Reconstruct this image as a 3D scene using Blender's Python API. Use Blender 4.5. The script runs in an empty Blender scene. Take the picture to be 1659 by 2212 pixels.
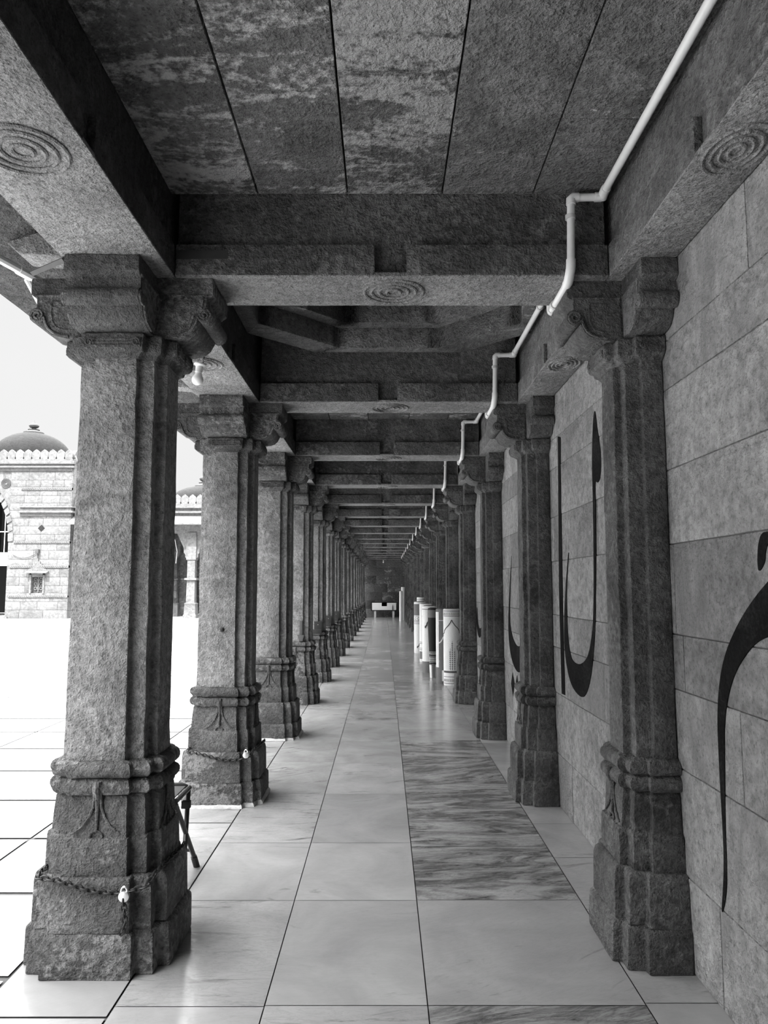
import bpy, bmesh, math, random
from mathutils import Vector, Matrix, noise
random.seed(7)
U = 1.55                                   # camera height in metres; builders work in units of it
SC = bpy.context.scene
COL = SC.collection
pi = math.pi

# ------------------------------------------------------------------ camera
F, PITCH = 1620.0, math.atan(162 / 1620.0)
cam = bpy.data.cameras.new('camera'); cam.sensor_fit = 'HORIZONTAL'; cam.sensor_width = 36
cam.lens = 36 * F / 1659; cam.clip_end = 500
co = bpy.data.objects.new('camera', cam); COL.objects.link(co)
co.location = (0, 0, U); co.rotation_euler = (pi / 2 + PITCH, 0, 0)
SC.camera = co
# ------------------------------------------------------------------ sky, sun, exposure
SKY_LOW, SKY_MID, SKY_HIGH, SUN_E, EXPOSURE = 0.90, 15.0, 17.0, 12.0, 0.0
W = bpy.data.worlds.new('sky'); SC.world = W; W.use_nodes = True
nt = W.node_tree; nt.nodes.clear()
tc = nt.nodes.new('ShaderNodeTexCoord'); sx = nt.nodes.new('ShaderNodeSeparateXYZ')
nt.links.new(tc.outputs['Generated'], sx.inputs[0])
wr = nt.nodes.new('ShaderNodeValToRGB'); nt.links.new(sx.outputs['Z'], wr.inputs[0])
el = wr.color_ramp.elements
el[0].position = 0.0; el[0].color = (SKY_LOW / 16,) * 3 + (1,)
el[1].position = 0.37; el[1].color = (SKY_LOW / 16,) * 3 + (1,)
e = el.new(0.55); e.color = (SKY_MID / 16,) * 3 + (1,)
e = el.new(1.0); e.color = (SKY_HIGH / 16,) * 3 + (1,)
cn = nt.nodes.new('ShaderNodeTexNoise'); cn.inputs['Scale'].default_value = 2.2; cn.inputs['Detail'].default_value = 5
nt.links.new(tc.outputs['Generated'], cn.inputs['Vector'])
cr = nt.nodes.new('ShaderNodeMapRange'); cr.inputs[3].default_value = 0.92; cr.inputs[4].default_value = 1.05
nt.links.new(cn.outputs[0], cr.inputs[0])
cm = nt.nodes.new('ShaderNodeVectorMath'); cm.operation = 'SCALE'
nt.links.new(wr.outputs[0], cm.inputs[0]); nt.links.new(cr.outputs[0], cm.inputs['Scale'])
bg = nt.nodes.new('ShaderNodeBackground'); bg.inputs[1].default_value = 16.0
wo = nt.nodes.new('ShaderNodeOutputWorld')
nt.links.new(cm.outputs[0], bg.inputs[0]); nt.links.new(bg.outputs[0], wo.inputs[0])
sun = bpy.data.lights.new('sun', 'SUN'); sun.energy = SUN_E; sun.angle = math.radians(1.5)
so = bpy.data.objects.new('sun', sun); COL.objects.link(so)
so.rotation_euler = Vector((0.12, 0.58, -0.80)).to_track_quat('-Z', 'Y').to_euler()
so.location = (-5, -20, 30)
vs = SC.view_settings
vs.view_transform = 'Standard'; vs.look = 'None'; vs.gamma = 1; vs.exposure = EXPOSURE; vs.use_curve_mapping = False
SC.cycles.max_bounces = 10; SC.cycles.diffuse_bounces = 5; SC.cycles.use_denoising = True
SC.cycles.caustics_reflective = False; SC.cycles.caustics_refractive = False
SC.cycles.sample_clamp_indirect = 8

# ------------------------------------------------------------------ materials (all grey: the photograph is black and white)
class N:
    def __init__(s, name):
        s.m = bpy.data.materials.new(name); s.m.use_nodes = True
        s.t = s.m.node_tree; s.t.nodes.clear()
        s.out = s.n('OutputMaterial'); s.b = s.n('BsdfPrincipled'); s.l(s.b.outputs[0], s.out.inputs[0])
    def n(s, k): return s.t.nodes.new('ShaderNode' + k)
    def l(s, a, b): s.t.links.new(a, b)
    def put(s, v, sock):
        if hasattr(v, 'is_linked'): s.l(v, sock)
        else: sock.default_value = v
    def math(s, op, a, b=0.0, c=None):
        x = s.n('Math'); x.operation = op; s.put(a, x.inputs[0]); s.put(b, x.inputs[1])
        if c is not None: s.put(c, x.inputs[2])
        return x.outputs[0]
    def noise(s, vec, scale, detail=4, rough=0.55, dist=0.0):
        x = s.n('TexNoise'); s.l(vec, x.inputs['Vector']); x.inputs['Scale'].default_value = scale
        x.inputs['Detail'].default_value = detail; x.inputs['Roughness'].default_value = rough
        x.inputs['Distortion'].default_value = dist
        return x.outputs[0]
    def mapr(s, v, a, b, c, d):
        x = s.n('MapRange'); s.put(v, x.inputs[0])
        for i, q in enumerate((a, b, c, d)): s.put(q, x.inputs[i + 1])
        return x.outputs[0]
    def lerp(s, f, a, b):
        return s.math('ADD', s.math('MULTIPLY', a, s.math('SUBTRACT', 1.0, f)), s.math('MULTIPLY', b, f))
    def scl(s, vec, v):
        x = s.n('VectorMath'); x.operation = 'MULTIPLY'; s.l(vec, x.inputs[0]); x.inputs[1].default_value = v
        return x.outputs[0]
    def coords(s):
        t = s.n('TexCoord'); o = s.n('ObjectInfo'); a = s.n('Attribute'); a.attribute_name = 'blk'
        sp = s.n('SeparateColor'); s.l(a.outputs['Color'], sp.inputs[0])
        k = s.math('ADD', s.math('MULTIPLY', o.outputs['Random'], 31.0), s.math('MULTIPLY', sp.outputs[0], 47.0))
        c = s.n('CombineXYZ'); s.l(k, c.inputs[0]); s.l(s.math('MULTIPLY', k, 1.7), c.inputs[1]); s.l(s.math('MULTIPLY', k, 0.6), c.inputs[2])
        v = s.n('VectorMath'); v.operation = 'ADD'; s.l(t.outputs['Object'], v.inputs[0]); s.l(c.outputs[0], v.inputs[1])
        s.blk = sp.outputs; s.raw = t.outputs['Object']
        return v.outputs[0]
    def color(s, val):
        c = s.n('CombineColor')
        for i in range(3): s.put(val, c.inputs[i])
        s.l(c.outputs[0], s.b.inputs['Base Color'])
    def bump(s, h, dist, strength=1.0):
        b = s.n('Bump'); s.put(h, b.inputs['Height']); b.inputs['Distance'].default_value = dist
        b.inputs['Strength'].default_value = strength; s.l(b.outputs[0], s.b.inputs['Normal'])

def stone(name, lo, hi, bump=0.02, scale=3.0, patch=0.0, plo=0.5, pstretch=(1, 1, 1), pit=0.35, rough=0.9, blkval=0.0, soot=0.0):
    m = N(name); v = m.coords()
    big = m.noise(v, scale, 5, 0.6, 0.3); fine = m.noise(v, scale * 11, 5, 0.65)
    tiny = m.noise(v, scale * 34, 3, 0.6)
    val = m.mapr(big, 0.32, 0.68, lo, hi)
    val = m.math('MULTIPLY', val, m.mapr(fine, 0.3, 0.7, 0.62, 1.34))
    val = m.math('MULTIPLY', val, m.mapr(tiny, 0.33, 0.46, 1 - pit, 1.0))
    if soot:
        so_ = m.noise(v, 1.1, 4, 0.6, 0.5)
        val = m.math('MULTIPLY', val, m.mapr(so_, 0.4, 0.62, 1.0, 1 - soot))
    if patch:
        ps = m.scl(v, pstretch); pn = m.noise(ps, 2.6, 8, 0.72, 0.8)
        lown = m.noise(v, 0.9, 2)
        th = m.math('ADD', pn, m.math('MULTIPLY', m.math('SUBTRACT', lown, 0.5), 0.55))
        th = m.math('ADD', th, m.math('MULTIPLY', m.math('SUBTRACT', m.blk[1], 0.5), 0.34))
        th = m.math('ADD', th, m.math('MULTIPLY', m.math('SUBTRACT', fine, 0.5), 0.45))
        f = m.mapr(th, 0.55, 0.66, 0.0, patch)
        val = m.lerp(f, val, m.math('MULTIPLY', m.mapr(fine, 0.3, 0.7, 0.8, 1.15), plo))
    if blkval:
        val = m.math('MULTIPLY', val, m.mapr(m.blk[2], 0.0, 1.0, 1 - blkval, 1 + blkval))
    m.color(val); m.b.inputs['Roughness'].default_value = rough
    m.b.inputs['Specular IOR Level'].default_value = 0.25
    h = m.math('ADD', m.math('MULTIPLY', fine, 1.0), m.math('MULTIPLY', tiny, 0.45))
    h = m.math('ADD', h, m.math('MULTIPLY', m.noise(v, scale * 4.2, 4, 0.6), 0.8))
    m.bump(h, bump)
    return m.m

def marble(name, lo, hi, vein, rough, vscale=1.0, blkval=0.12):
    m = N(name); v = m.coords()
    r = m.n('VectorRotate'); r.rotation_type = 'Z_AXIS'; m.l(v, r.inputs[0])
    m.l(m.math('MULTIPLY_ADD', m.blk[2], 0.8, -0.65), r.inputs['Angle'])
    s1 = m.scl(r.outputs[0], (1.3 * vscale, 5.0 * vscale, 1))
    n1 = m.noise(s1, 1.3, 8, 0.68, 1.4); n2 = m.noise(s1, 3.6, 8, 0.7, 2.2)
    cloud = m.noise(v, 2.0, 5, 0.6, 0.6)
    val = m.mapr(cloud, 0.3, 0.7, lo, hi)
    th = m.math('ADD', n1, m.math('MULTIPLY', m.math('SUBTRACT', m.blk[1], 0.5), 0.30))
    f = m.mapr(th, 0.53, 0.68, 0.0, 1.0)
    f2 = m.mapr(m.math('ABSOLUTE', m.math('SUBTRACT', n2, 0.5)), 0.0, 0.035, 1.0, 0.0)
    f = m.math('MULTIPLY', f, m.mapr(n2, 0.3, 0.65, 0.35, 1.0))
    val = m.math('MULTIPLY', val, m.math('SUBTRACT', 1.0, m.math('MULTIPLY', f, vein)))
    val = m.math('MULTIPLY', val, m.math('SUBTRACT', 1.0, m.math('MULTIPLY', m.math('MULTIPLY', f2, m.blk[1]), vein * 0.4)))
    val = m.math('MULTIPLY', val, m.mapr(m.blk[2], 0, 1, 1 - blkval, 1 + blkval))
    m.color(val)
    m.put(m.mapr(cloud, 0.3, 0.7, rough * 0.8, rough * 1.3), m.b.inputs['Roughness'])
    m.b.inputs['Specular IOR Level'].default_value = 0.5
    m.bump(m.noise(v, 9, 3), 0.002)
    return m.m

def plain(name, val, rough=0.5, metal=0.0, var=0.12, scale=20, bump=0.0):
    m = N(name); v = m.coords(); n = m.noise(v, scale, 4)
    m.color(m.mapr(n, 0.3, 0.7, val * (1 - var), val * (1 + var)))
    m.b.inputs['Roughness'].default_value = rough; m.b.inputs['Metallic'].default_value = metal
    if bump: m.bump(n, bump)
    return m.m

M = dict(
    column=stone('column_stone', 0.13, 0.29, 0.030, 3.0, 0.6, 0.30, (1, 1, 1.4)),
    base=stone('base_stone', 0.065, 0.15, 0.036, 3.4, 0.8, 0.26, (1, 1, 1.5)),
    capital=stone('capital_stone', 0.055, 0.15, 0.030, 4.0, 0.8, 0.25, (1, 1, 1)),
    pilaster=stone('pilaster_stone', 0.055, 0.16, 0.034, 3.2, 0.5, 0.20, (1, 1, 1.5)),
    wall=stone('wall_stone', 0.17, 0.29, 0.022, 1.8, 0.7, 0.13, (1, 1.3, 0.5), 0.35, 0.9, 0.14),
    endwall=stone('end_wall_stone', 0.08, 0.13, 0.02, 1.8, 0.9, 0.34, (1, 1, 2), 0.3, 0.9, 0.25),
    ceiling=stone('ceiling_stone', 0.085, 0.19, 0.036, 2.4, 1.0, 0.42, (0.9, 2.2, 1), 0.5, 0.95, 0.3),
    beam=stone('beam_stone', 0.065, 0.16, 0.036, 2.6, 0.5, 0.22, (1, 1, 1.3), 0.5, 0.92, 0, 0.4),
    shadebeam=stone('shaded_beam_stone', 0.04, 0.085, 0.030, 2.6, 0.4, 0.15, (1, 1, 1.3), 0.5, 0.92, 0, 0.4),  # beam stone darkened: shade on the side turned from the courtyard, put into colour
    litbeam=stone('lit_beam_stone', 0.09, 0.19, 0.032, 2.6, 0.5, 0.25, (1, 1, 1.3), 0.5, 0.92, 0, 0.3),  # beam stone lightened: courtyard light on the left-facing side, put into colour
    soffit=stone('beam_soffit_stone', 0.16, 0.30, 0.030, 3.0, 0, 0.5, (1, 1, 1), 0.55),
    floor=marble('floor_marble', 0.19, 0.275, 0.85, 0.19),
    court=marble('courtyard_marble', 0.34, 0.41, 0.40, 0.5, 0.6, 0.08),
    joint=plain('joint_mortar', 0.05, 0.9), wallmortar=plain('wall_mortar', 0.07, 0.9), courtjoint=plain('courtyard_joint', 0.03, 0.9),
    facade=stone('facade_stone', 0.105, 0.145, 0.02, 0.7, 0.7, 0.075, (1, 1, 1.5), 0.1, 0.9, 0.10),
    facademortar=plain('facade_mortar', 0.06, 0.9),
    dome=stone('dome_plaster', 0.010, 0.016, 0.02, 0.8), finial=plain('finial_stone', 0.045, 0.8), timber=plain('grey_timber', 0.065, 0.9),
    dark=plain('slot_shade', 0.02, 0.9), pvc=plain('white_pvc', 0.66, 0.35, 0, 0.04),
    paint=stone('black_paint', 0.006, 0.014, 0.008, 6, 0.15, 0.07, (1, 1, 1), 0.1, 0.95),
    steel=plain('dark_steel', 0.02, 0.4, 0.4), chain=plain('rusty_chain', 0.016, 0.6, 0.3),
    chrome=plain('worn_chrome', 0.6, 0.3, 0.9), rubber=plain('black_rubber', 0.015, 0.7),
    white=plain('white_enamel', 0.7, 0.4, 0, 0.03), bulb=plain('bulb_glass', 0.8, 0.25, 0, 0.02),
    carpet=plain('pale_carpet', 0.74, 0.95, 0, 0.1, 90, 0.004), carpetgrey=plain('grey_carpet', 0.16, 0.95, 0, 0.12, 90, 0.004),
    carpetdark=plain('black_carpet', 0.010, 0.8, 0, 0.2, 60, 0.003), motif=plain('grey_motif', 0.09, 0.95),
    boxm=plain('dark_box_metal', 0.010, 0.85), plaster=plain('lime_plaster', 0.40, 0.95, 0, 0.2, 30, 0.01),
    concrete=plain('concrete_leg', 0.50, 0.9), wire=plain('wire', 0.10, 0.6), grille=plain('grille_bar', 0.5, 0.6),
)

for q in M['paint'].node_tree.nodes:
    if q.type == 'BSDF_PRINCIPLED': q.inputs['Specular IOR Level'].default_value = 0.06
# ------------------------------------------------------------------ mesh builder (units of U)
class MB:
    def __init__(s): s.v = []; s.f = []; s.b = []; s.cur = (0.5, 0.5, 0.5)
    def add(s, vs_, fs):
        o = len(s.v); s.v += [tuple(p) for p in vs_]
        for f in fs: s.f.append([i + o for i in f]); s.b.append(s.cur)
        return s
    def rnd(s, g=None):
        s.cur = (random.random(), random.random() if g is None else g, random.random()); return s
    def box(s, x0, x1, y0, y1, z0, z1):
        return s.add([(x0, y0, z0), (x1, y0, z0), (x1, y1, z0), (x0, y1, z0), (x0, y0, z1), (x1, y0, z1), (x1, y1, z1), (x0, y1, z1)],
                     [(0, 3, 2, 1), (4, 5, 6, 7), (0, 1, 5, 4), (1, 2, 6, 5), (2, 3, 7, 6), (3, 0, 4, 7)])
    def quad(s, a, b, c, d): return s.add([a, b, c, d], [(0, 1, 2, 3)])
    def loft(s, rings, caps=True):
        n = len(rings[0]); vs_ = [p for r in rings for p in r]; fs = []
        for k in range(len(rings) - 1):
            for i in range(n):
                j = (i + 1) % n; fs.append((k * n + i, k * n + j, (k + 1) * n + j, (k + 1) * n + i))
        if caps: fs += [tuple(reversed(range(n))), tuple(range((len(rings) - 1) * n, len(rings) * n))]
        return s.add(vs_, fs)
    def prism(s, poly, fn, a, b):                 # fn(u, v, t) -> point
        return s.loft([[fn(u, v, a) for u, v in poly], [fn(u, v, b) for u, v in poly]])
    def lathe(s, prof, c=(0, 0, 0), n=32, caps=True):
        return s.loft([[(c[0] + r * math.cos(2 * pi * i / n), c[1] + r * math.sin(2 * pi * i / n), c[2] + z) for i in range(n)] for r, z in prof], caps)
    def tube(s, path, r, n=10, closed=False):
        P = [Vector(p) for p in path]; m = len(P); rings = []; up = None
        for i in range(m):
            a = P[(i - 1) % m] if closed or i else P[0]; b = P[(i + 1) % m] if closed or i < m - 1 else P[-1]
            t = (b - a).normalized()
            if up is None:
                up = Vector((0, 0, 1)) if abs(t.z) < 0.9 else Vector((0, 1, 0))
            up = (up - t * up.dot(t)).normalized(); sd = t.cross(up)
            rr = r[i] if isinstance(r, (list, tuple)) else r
            rings.append([tuple(P[i] + (up * math.cos(q) + sd * math.sin(q)) * rr) for q in [2 * pi * k / n for k in range(n)]])
        if closed: rings.append(rings[0]); return s.loft(rings, False)
        return s.loft(rings)
    def build(s, name, mat, parent=None, rough=0.0, bevel=0.0, sub=0.06, smooth=0.6, scale=U, link=True, seed=0):
        bm = bmesh.new(); vv = [bm.verts.new((x * scale, y * scale, z * scale)) for x, y, z in s.v]
        lay = bm.loops.layers.float_color.new('blk')
        for f, b in zip(s.f, s.b):
            try: fc = bm.faces.new([vv[i] for i in f])
            except ValueError: continue
            for lp in fc.loops: lp[lay] = (b[0], b[1], b[2], 1)
        if bevel or rough: bmesh.ops.remove_doubles(bm, verts=bm.verts, dist=1e-5)
        bmesh.ops.recalc_face_normals(bm, faces=bm.faces)
        if bevel:
            es = [e for e in bm.edges if len(e.link_faces) == 2 and e.calc_face_angle(0) > 0.5]
            bmesh.ops.bevel(bm, geom=es, offset=bevel * scale, segments=2, profile=0.6, affect='EDGES', clamp_overlap=True)
        if rough:
            for _ in range(6):
                es = [e for e in bm.edges if e.calc_length() > sub * scale * 1.5]
                if not es: break
                bmesh.ops.subdivide_edges(bm, edges=es, cuts=1, use_grid_fill=True)
            bmesh.ops.triangulate(bm, faces=[f for f in bm.faces if len(f.verts) > 4])
            bm.normal_update()
            for v in bm.verts:
                p = v.co + Vector((seed * 3.1, seed * 1.7, seed))
                d = noise.noise_vector(p * 9) * 0.55 + noise.noise_vector(p * 24) * 0.45
                v.co += d * rough * scale
        if smooth:
            for f in bm.faces: f.smooth = True
            for e in bm.edges:
                if len(e.link_faces) == 2 and e.calc_face_angle(0) > smooth: e.smooth = False
        me = bpy.data.meshes.new(name); bm.to_mesh(me); bm.free(); me.materials.append(M[mat])
        o = bpy.data.objects.new(name, me)
        if link: COL.objects.link(o)
        if parent: o.parent = parent
        return o

def tag(o, label=None, cat=None, group=None, kind=None):
    if label: o['label'] = label
    if cat: o['category'] = cat
    if group: o['group'] = group
    if kind: o['kind'] = kind
    return o
def thing(name, label, cat, loc=(0, 0, 0), rz=0, group=None):
    o = bpy.data.objects.new(name, None); COL.objects.link(o); o.empty_display_size = 0.1
    o.location = [c * U for c in loc]; o.rotation_euler = (0, 0, rz)
    return tag(o, label, cat, group, 'thing')
def copy_tree(o, loc, label):
    r = o.copy(); COL.objects.link(r); r.location = [c * U for c in loc]; r['label'] = label
    for c in list(o.children):
        d = c.copy(); COL.objects.link(d); d.parent = r
        for g in list(c.children):
            h = g.copy(); COL.objects.link(h); h.parent = d
    return r
ORD = ['nearest', 'second', 'third', 'fourth', 'fifth', 'sixth', 'seventh', 'eighth', 'ninth', 'tenth', 'eleventh', 'twelfth', 'thirteenth', 'fourteenth', 'fifteenth', 'sixteenth', 'seventeenth']
def ordn(k, n): return 'farthest' if k == n - 1 else (ORD[k] if k == 0 else ORD[k] + ' nearest')

# ------------------------------------------------------------------ plan of the place
S, Y0, NB = 1.495, 2.217, 16
CX, WX = -0.765, 0.805
BL0, BL1, BR = -0.885, -0.61, 0.655        # long beams
YE, YS = 25.3, -4.2                        # end wall, start behind the viewpoint
ZB, ZC = 1.90, 2.154                       # beam soffit, ceiling
def ycol(k): return Y0 + S * k

# ------------------------------------------------------------------ floor
def slab_strip(mb, x0, x1, ys, g=0.0015, z=0.0, gfun=None):
    for a, b in zip(ys[:-1], ys[1:]):
        mb.rnd(gfun(a) if gfun else None)
        mb.quad((x0 + g, a + g, z), (x1 - g, a + g, z), (x1 - g, b - g, z), (x0 + g, b - g, z))
mb = MB()
def seq(start, lens, end):
    ys = [start]; i = 0
    while ys[-1] < end: ys.append(ys[-1] + lens[i % len(lens)] * random.uniform(0.94, 1.06)); i += 1
    ys[-1] = end; return ys
back = [YS, -3.4, -2.6, -1.9, -1.2, -0.6, 0.0, 0.62, 1.30]
yA = back + [1.905, 2.517, 3.06, 3.76] + seq(4.43, [0.55, 0.72, 0.62, 0.8], YE)
yB = back + [1.91, 2.517, 3.06, 3.76] + seq(4.40, [0.6, 0.7, 0.5, 0.66], YE)
yC = back + [1.91, 2.52, 3.02, 3.52, 4.0] + seq(4.52, [0.5, 0.62, 0.58, 0.7], YE)
yD = back + [1.92, 2.45, 2.9, 3.3, 3.72] + seq(4.45, [0.52, 0.6], YE)
slab_strip(mb, BL1 - 0.036, -0.287, yA, gfun=lambda y: 0.5 if 1.8 < y < 2.2 else random.uniform(0.1, 0.5))
slab_strip(mb, -0.287, 0.105, yB, gfun=lambda y: random.uniform(0.1, 0.55))
slab_strip(mb, 0.105, 0.63, yC, gfun=lambda y: 0.9 if 2.5 < y < 5 or y < 1.9 else random.uniform(0.25, 0.9))
slab_strip(mb, 0.63, WX + 0.02, yD, gfun=lambda y: random.uniform(0.0, 0.4))
slab_strip(mb, -0.965, BL1 - 0.036, seq(YS, [0.7, 0.8], YE), 0.004, gfun=lambda y: random.uniform(0.1, 0.5))
fl = tag(mb.build('floor', 'floor', smooth=0), kind='structure')
mb = MB().box(-0.965, WX + 0.02, YS, YE, -0.08, -0.004)
tag(mb.build('floor_bed', 'joint', smooth=0), kind='structure')
# courtyard paving
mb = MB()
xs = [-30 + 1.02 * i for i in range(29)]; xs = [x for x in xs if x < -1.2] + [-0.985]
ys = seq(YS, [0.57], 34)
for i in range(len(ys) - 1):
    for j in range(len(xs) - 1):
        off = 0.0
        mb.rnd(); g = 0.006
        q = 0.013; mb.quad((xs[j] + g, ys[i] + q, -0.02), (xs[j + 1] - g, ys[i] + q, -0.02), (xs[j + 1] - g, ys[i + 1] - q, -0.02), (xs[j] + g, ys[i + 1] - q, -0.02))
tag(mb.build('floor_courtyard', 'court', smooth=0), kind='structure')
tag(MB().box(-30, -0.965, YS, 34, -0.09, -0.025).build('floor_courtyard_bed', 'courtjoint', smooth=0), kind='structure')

# ------------------------------------------------------------------ right wall: coursed ashlar
mb = MB()
zs = [0, 0.235, 0.51, 0.72, 0.87, 1.12, 1.33, 1.56, 1.70, 1.92, 2.20]
for ci in range(len(zs) - 1):
    y = YS + random.uniform(-0.4, 0)
    while y < YE:
        L = random.uniform(0.42, 0.95); y1 = min(y + L, YE)
        if YE - y1 < 0.2: y1 = YE
        mb.rnd(random.uniform(0.2, 0.75)); o = random.uniform(0, 0.0015)
        mb.box(WX + o, WX + 0.14, y + 0.001, y1 - 0.001, zs[ci] + 0.001, zs[ci + 1] - 0.001); y = y1
tag(mb.build('wall_right', 'wall', bevel=0.004, rough=0.0016, sub=0.07), kind='structure')
tag(MB().box(WX + 0.005, WX + 0.3, YS, YE, -0.05, 2.3).build('wall_right_core', 'wallmortar', smooth=0), kind='structure')
# end wall
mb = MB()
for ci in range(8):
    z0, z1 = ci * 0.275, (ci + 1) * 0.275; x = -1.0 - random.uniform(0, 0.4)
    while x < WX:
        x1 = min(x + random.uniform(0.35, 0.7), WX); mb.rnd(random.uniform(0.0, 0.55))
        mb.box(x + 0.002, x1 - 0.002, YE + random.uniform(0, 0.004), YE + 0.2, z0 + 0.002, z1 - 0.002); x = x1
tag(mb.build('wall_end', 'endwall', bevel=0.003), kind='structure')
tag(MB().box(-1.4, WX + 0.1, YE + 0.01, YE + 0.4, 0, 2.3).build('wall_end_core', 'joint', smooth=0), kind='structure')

tag(MB().box(-1.2, WX + 0.1, YS - 0.3, YS, 0, 2.3).build('rear_light_block', 'endwall', smooth=0), kind='structure')  # unseen, added to block light from behind; the corridor really continues here
# ------------------------------------------------------------------ ceiling slabs, dome rings, eave
mb = MB(); sl = [BL1 - 0.02, -0.373, -0.108, 0.172, 0.44, BR + 0.02]
for k in range(-3, NB + 1):
    ya, yb = ycol(k - 1) + 0.102, ycol(k) - 0.102
    if k == NB: yb = YE
    if k == 1: continue                     # the octagonal bay
    for i in range(5):
        G = (0.72, 0.62, 0.74, 0.38, 0.25)[i] if k == 0 else random.uniform(0.15, 0.6)
        cuts = [ya, yb] if i < 4 or k > 3 else [ya, yb - 0.36, yb]
        for a, b in zip(cuts[:-1], cuts[1:]):
            mb.rnd(G); mb.box(sl[i] + 0.0022, sl[i + 1] - 0.0022, a + 0.001, b - 0.001, ZC + random.uniform(0, 0.004), ZC + 0.12)
tag(mb.build('ceiling', 'ceiling', bevel=0.003), kind='structure')
cx0, cy0 = (BL1 + BR) / 2, ycol(0.5)
cl = lambda x, y: (max(BL1 - 0.015, min(BR + 0.015, x)), max(ycol(0) + 0.101, min(ycol(1) - 0.101, y)))
def ngon(r, n, rot=0): return [cl(cx0 + r * math.cos(2 * pi * (i + 0.5) / n + rot), cy0 + r * math.sin(2 * pi * (i + 0.5) / n + rot)) for i in range(n)]
mb = MB()
def ring(ap, n, z0, z1, outer=0.95):
    r = ap / math.cos(pi / n); P = ngon(r, n); Q = ngon(outer, n)
    for i in range(n):
        j = (i + 1) % n; mb.rnd(0.25)
        pts = [P[i], P[j], Q[j], Q[i]]
        mb.loft([[(x, y, z0) for x, y in pts], [(x, y, z1) for x, y in pts]])
ring(0.575, 8, ZC, ZC + 0.10); ring(0.50, 8, ZC + 0.1, ZC + 0.20); ring(0.42, 16, ZC + 0.2, ZC + 0.3); ring(0.30, 16, ZC + 0.3, ZC + 0.38)
mb.rnd(0.2).box(cx0 - 0.5, cx0 + 0.5, cy0 - 0.5, cy0 + 0.5, ZC + 0.38, ZC + 0.46)
tag(mb.build('ceiling_octagon', 'ceiling', bevel=0.004, rough=0.002, sub=0.12), kind='structure')
mb = MB().box(BL0 + 0.02, WX + 0.28, YS, YE + 0.4, ZC + 0.47, ZC + 0.62)
mb.box(BL0 + 0.02, WX + 0.3, YS, ycol(0) + 0.05, ZC + 0.123, ZC + 0.46).box(BL0 + 0.02, WX + 0.3, ycol(1) - 0.05, YE + 0.4, ZC + 0.123, ZC + 0.46)
mb.box(BL0 + 0.02, cx0 - 0.98, ycol(0), ycol(1), ZC + 0.123, ZC + 0.46)
tag(mb.build('ceiling_roof', 'joint', smooth=0), kind='structure')
# eave over the courtyard edge
mb = MB()
for k in range(-3, NB):
    for hh in (0, 0.5):
        a, b = ycol(k) + S * (hh - 0.5), ycol(k) + S * hh
        d = random.uniform(-0.006, 0.006); mb.rnd(random.uniform(0.1, 0.5))
        prof = [(BL0 + 0.03, 2.13), (BL0 + 0.03, 2.22), (-1.16, 2.09 + d), (-1.30, 2.03 + d), (-1.30, 1.988 + d), (-1.15, 2.035 + d)]
        mb.prism(prof, lambda u, v, t: (u, t, v), a + 0.002, b - 0.002)
tag(mb.build('trim_1', 'beam', bevel=0.004, rough=0.004, sub=0.14), kind='structure')
mb = MB()
for k in range(-3, NB + 1):                 # struts carrying the eave
    for hh in (0, 0.5):
        y = ycol(k - 1) + S * hh; mb.rnd(0.75)
        mb.prism([(BL0 + 0.02, 1.915), (BL0 + 0.02, 2.12), (-1.14, 2.035), (-1.10, 2.0), (-0.98, 1.99)], lambda u, v, t: (u, t, v), y - 0.05, y + 0.05)
tag(mb.build('trim_2', 'soffit', bevel=0.006, rough=0.003, sub=0.08), kind='structure')

# ------------------------------------------------------------------ columns and pilasters
def plan(a, w, b, half=False):
    if half: return [(-a, -a), (-w, -a), (-w, -b), (0, -b), (0, b), (-w, b), (-w, a), (-a, a), (-a, w), (-b, w), (-b, -w), (-a, -w)]
    base = [(-a, -a), (-w, -a), (-w, -b), (w, -b), (w, -a)]; out = []
    for q in range(4):
        out += base; base = [(-y, x) for x, y in base]
    return out
def levels(L, half): return MB().loft([[(x, y, z) for x, y in plan(a, w, b, half)] for z, a, w, b in L])
def bracket_profile():
    P = [(0.095, 1.899), (0.262, 1.899), (0.265, 1.893), (0.265, 1.852), (0.258, 1.846), (0.246, 1.842), (0.246, 1.812)]
    for i in range(9):                      # volute nose
        t = 0.45 * pi - i * 1.25 * pi / 8; P.append((0.243 + 0.024 * math.cos(t), 1.787 + 0.024 * math.sin(t)))
    P += [(0.228, 1.768), (0.222, 1.756), (0.214, 1.742), (0.200, 1.730), (0.180, 1.722), (0.150, 1.718), (0.095, 1.718)]
    return P
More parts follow.
